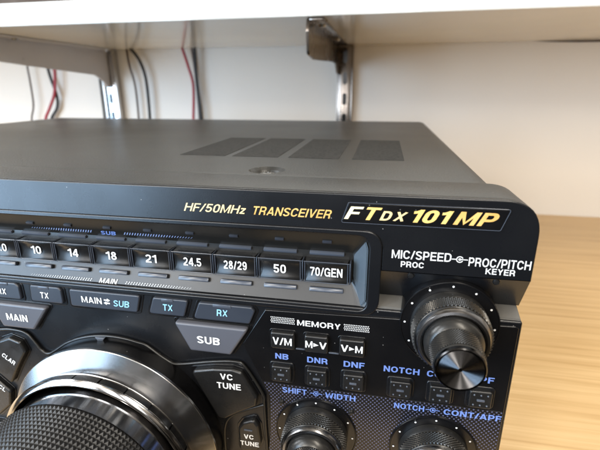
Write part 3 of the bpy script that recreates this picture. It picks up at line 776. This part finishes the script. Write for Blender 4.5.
for cx, tx, wd in ((.1305, 'NB', .0050), (.1437, 'DNR', .0075), (.1569, 'DNF', .0074), (.1734, 'NOTCH', .0122), (.1869, 'CONT', .0098), (.2000, 'APF', .0076)):
    small_key(cx, .0757 if cx < .17 else .0753)
    text(tx, cx, .0824, -.00075, M['blue'], radio, cap=.0024, width=wd, bold=.045)

def ring_mark(x, z, y, s, m, parent):
    """the line - circled dot - line mark between two knob names"""
    bm = bmesh.new()
    def arc(r0, r1, a0, a1, n=24):
        V = [(bm.verts.new((x + r0 * math.cos(a), y, z + r0 * math.sin(a))), bm.verts.new((x + r1 * math.cos(a), y, z + r1 * math.sin(a)))) for a in [a0 + (a1 - a0) * i / n for i in range(n + 1)]]
        for p, q in zip(V, V[1:]): bm.faces.new((p[0], p[1], q[1], q[0]))
    arc(.00075 * s, .00105 * s, R(25), R(335)); arc(0.00001, .00040 * s, 0, 2 * PI)
    for a, b in ((-2.3, -1.05), (.4, 2.3)):
        bm.faces.new([bm.verts.new((x + p * .001 * s, y, z + q * .00014 * s)) for p, q in ((a, -1), (b, -1), (b, 1), (a, 1))])
    me = bpy.data.meshes.new('knob_symbol'); bm.to_mesh(me); bm.free(); link('knob_symbol', me, m, parent)
text('SHIFT', .1352, .0679, -.0009, M['blue'], radio, cap=.0024, width=.0093, bold=.045)
text('WIDTH', .1524, .0679, -.0009, M['blue'], radio, cap=.0024, width=.0112, bold=.045)
ring_mark(.1434, .0679, -.0009, 1, M['blue'], radio)
text('NOTCH', .1771, .0674, -.0009, M['blue'], radio, cap=.0024, width=.0105, bold=.045)
text('CONT/APF', .1985, .0674, -.0009, M['blue'], radio, cap=.0024, width=.0190, bold=.045)
ring_mark(.1853, .0674, -.0009, 1, M['blue'], radio)
text('MIC/SPEED', .1765, .1255, -.00012, M['white'], radio, cap=.0029, width=.0183, bold=.01)
text('PROC/PITCH', .1999, .1246, -.00012, M['white'], radio, cap=.0029, width=.0180, bold=.01)
ring_mark(.1882, .1251, -.00012, 1.05, M['white'], radio)
text('PROC', .1740, .1222, -.00012, M['white'], radio, cap=.0020, width=.0072, bold=.03)
text('KEYER', .2005, .1218, -.00012, M['white'], radio, cap=.0020, width=.0086, bold=.03)
# little lamps beside the knobs
for x, z, y in ((.1739, .1181, .0008), (.2000, .1181, .0008), (.1302, .0622, -.0010), (.1566, .0618, -.0010)):
    lathe('indicator_lamp', [(0, .0008), (.0008, .0007), (.0011, .0002), (.0012, -.001), (0, -.001)], (x, y, z), M['key'], radio, 24)

# --- rotary knobs with dotted plates
def rotary(cx, cz):
    k = empty('rotary_knob', (cx, -.0008, cz)); k.parent = radio
    def part(name, prof, m, n=96, extra=None, sm=40):
        return lathe(name, prof, (0, 0, 0), m, k, n, sm, extra)
    part('knob_plate', [(.0158, -.007), (.0158, .0002), (.01560, .0006), (.01535, .00065), (.01515, .0004), (.0, .0004)], M['gloss'])
    bm = bmesh.new()
    for i in range(11):
        a = R(-60 + 30 * i)
        bmesh.ops.create_circle(bm, cap_ends=True, segments=12, radius=.00036, matrix=Matrix.Translation((.01410 * math.cos(a), -.0006, .01410 * math.sin(a))) @ Matrix.Rotation(PI / 2, 4, 'X'))
    me = bpy.data.meshes.new('scale_dots'); bm.to_mesh(me); bm.free(); link('scale_dots', me, M['white'], k)
    # outer knob: skirt, knurled band, bright rim
    part('outer_knob', [(.0123, .0005), (.0123, .0030), (.0120, .0036), (.0117, .0036), (.0114, .0085), (.0116, .0088), (.0113, .0092)], M['knob'])
    part('outer_grip', [(.0112, .0037), (.0112, .0085)], M['knob'], extra=diamonds(.01185, .01165, .0036, .0088, 64, 11, .0006), sm=5)
    part('outer_rim', [(.0114, .0088), (.01135, .0095), (.0106, .0107), (.0098, .0109), (.0092, .0105), (.0090, .0060)], M['dark_metal'])
    part('inner_knob', [(.0089, .0080), (.0089, .0118), (.0085, .0130), (.0075, .0140), (.00725, .0142), (.0071, .0215), (.0072, .0219), (.0070, .0224)], M['knob'])
    part('inner_grip', [(.0070, .0148), (.0070, .0212)], M['knob'], extra=diamonds(.00735, .0072, .0144, .0218, 62, 16, .00035), sm=5)
    part('knob_end', [(.0070, .0222), (.00695, .0236), (.0067, .0240), (.0064, .0240)] + grooves(.0063, .0237, .0006, .0237, 44, 2.6e-5) + [(0, .0237)], M['knob_face'], sm=25)
    return k
rotary(.1871, .1021)
rotary(.1434, .0499)
rotary(.1868, .0493)

# --- bezel round the main dial, with side lobes
DX, DZ = .0612, .0373
bz_right = mm([(76, 80.3), (82.5, 75.6), (86.5, 73.5), (91, 73.8), (103.2, 76.6), (112.2, 77.8), (116.2, 76.0), (122.6, 65.0), (123.2, 60.5), (123.4, 50), (123.6, 30), (121, 14)])
bz_left = mm([(-5, 14), (-6, 50), (-2.0, 70), (2.5, 77.8), (10, 80.0), (16, 80.4), (21.2, 79.4), (24.8, 75.0), (27.0, 71.8), (29.8, 70.6), (33.2, 72.4), (38, 75.8)])
arc_t = [(.0616 + .0453 * math.cos(R(a)), .0368 + .0458 * math.sin(R(a))) for a in range(118, 72, -6)]
bz = bz_left + arc_t + bz_right
plate('dial_bezel', rounded(bz, .002, 4), -.0007, .0004, M['fascia'], radio, bev=.0005)
tube('bezel_bead', [(x, -.0009, z) for x, z in bz], .00055, M['channel'], radio, n=8, sub=4)
tube('bezel_bead', [(x / 1000, -.0009, z / 1000) for x, z in [(123, 59.5), (119, 57.6), (114.7, 55.4), (109.9, 52.4), (107.2, 48.8), (106.0, 43.3), (105.9, 32.9), (106.4, 20)]], .0005, M['channel'], radio, n=8, sub=5)
def cell_key(pts, lines, bev=.0009, name='tuning_key'):
    moat(pts, .0009).location.y = -.0008
    k = key(name, pts, M['key'], yf=-.0030, yb=-.0005, r=.0016, bev=bev)
    for tx, x, z, cap, wd, rot in lines: text(tx, x / 1000, z / 1000, -.0031, M['white'], k, cap=cap / 1000, width=wd / 1000, bold=.04, rot=R(rot))
    return k
cell_key(mm([(94.6, 72.6, 2), (104, 74.8, 4), (111.6, 75.6, 1.5), (115.4, 74.6, 2), (121.0, 64.0, 2), (120.4, 60.0, 1), (113, 55.6, 3), (107.4, 51.8, 1.5), (104.6, 51.8, 2), (99.6, 62, 8)]), [('VC', 109.3, 72.1, 2.7, 5.0, 1), ('TUNE', 110.0, 68.0, 2.7, 9.6, 1)])
k = cell_key(mm([(112.6, 48.2, 2), (114.6, 51.2), (119.4, 53.4, 2), (121.0, 50.5, 1), (121.8, 42.0, 1.5), (120.4, 38.4), (114.0, 37.0), (112.6, 38.2)]), [('VC', 117.0, 44.9, 2.2, 4.0, 1), ('TUNE', 117.2, 41.5, 2.2, 7.6, 1)])
boxes('indicator_lamp', [(.1152, .1186, -.0033, -.0028, .0478, .0484)], M['bar'], k, bev=.0001)
cell_key(mm([(3.4, 60, 2), (5.6, 68, 2), (8.6, 75.4, 1.5), (14.0, 77.6, 2), (19.0, 76.0, 1.5), (20.8, 71.4, 1.5), (14.6, 62.4, 2), (9.6, 54.0, 1)]), [('CLAR', 11.6, 67.0, 2.3, 6.6, -38)])
cell_key(mm([(-6.5, 44), (1, 56), (8.0, 49.5), (6, 42), (-3, 34)]), [('CL', 4.2, 51.0, 2.2, 3.6, -36)])
cell_key(mm([(-14, 31), (1.5, 31), (1.5, 25), (-14, 25)]), [('LOCK', -6.2, 28, 2.3, 7.6, -4)], bev=.0005)
# position mark of the dial
plate('position_mark', mm([(54.4, 82.2), (58.8, 82.3), (56.5, 78.6)]), -.0022, -.0006, M['bar'], radio, bev=.0004)

# --- the main dial
dial = empty('main_dial', (DX, 0, DZ)); dial.parent = radio
def dpart(name, prof, m, n=160, extra=None, sm=30): return lathe(name, prof, (0, 0, 0), m, dial, n, sm, extra)
dpart('dial_skirt', [(.0440, -.002), (.0440, .0070), (.0446, .0090)], M['gloss'])
dpart('outer_ring', [(.0449, .0086), (.0453, .0092), (.0452, .0100)] + grooves(.0450, .0102, .0395, .0167, 44, 3.2e-5) + [(.03935, .0168), (.0391, .0170), (.0388, .0169), (.0386, .0150)], M['brushed'])
dpart('segment_groove', [(.0388, .0150), (.0388, .0210), (.0384, .0212), (.0380, .020)], M['gloss'])
for i in range(24):
    a0 = R(90 - (0.7 + 15.5 * 0) - 8.6 - 15 * i + .45); a1 = a0 + R(15 - .9)
    bm = bmesh.new(); rows = []
    for q in range(7):
        a = a0 + (a1 - a0) * q / 6
        rows.append([bm.verts.new((r_ * math.cos(a), r_ * math.sin(a), z_)) for r_, z_ in ((.0386, .0171), (.0393, .01725), (.0396, .0176), (.0398, .0201), (.0396, .0204), (.0386, .0204))])
    for a, b in zip(rows, rows[1:]):
        for e in range(6): bm.faces.new((a[e], a[(e + 1) % 6], b[(e + 1) % 6], b[e]))
    bm.faces.new(rows[0]); bm.faces.new(rows[-1]); bmesh.ops.recalc_face_normals(bm, faces=bm.faces)
    me = bpy.data.meshes.new('ring_segment'); bm.to_mesh(me); bm.free()
    s = link('ring_segment', me, M['segment'], dial, 35); s.rotation_euler.x = PI / 2
dpart('chrome_ring', [(.0397, .0205), (.0402, .0207), (.0402, .0211), (.0394, .0218), (.0384, .0221), (.0379, .0219), (.0376, .0200)], M['chrome'])
dpart('dial_barrel', [(.0374, .0120), (.0362, .0180), (.0356, .0300)], M['barrel'])
dpart('dial_grip', [(.0356, .0294), (.0366, .0297), (.0371, .0301), (.0350, .0298)], M['rubber'])
GR = dpart('grip_knurl', [(.0340, .0302), (.0340, .0540), (.0325, .0560), (0, .0560)], M['rubber'], extra=knurl(.0366, .0348, .0301, .0545, 148, 15, .0008), sm=5)
dpart('finger_plate', [(.0318, .0560), (.0315, .0568), (.0, .0568)], M['barrel'])
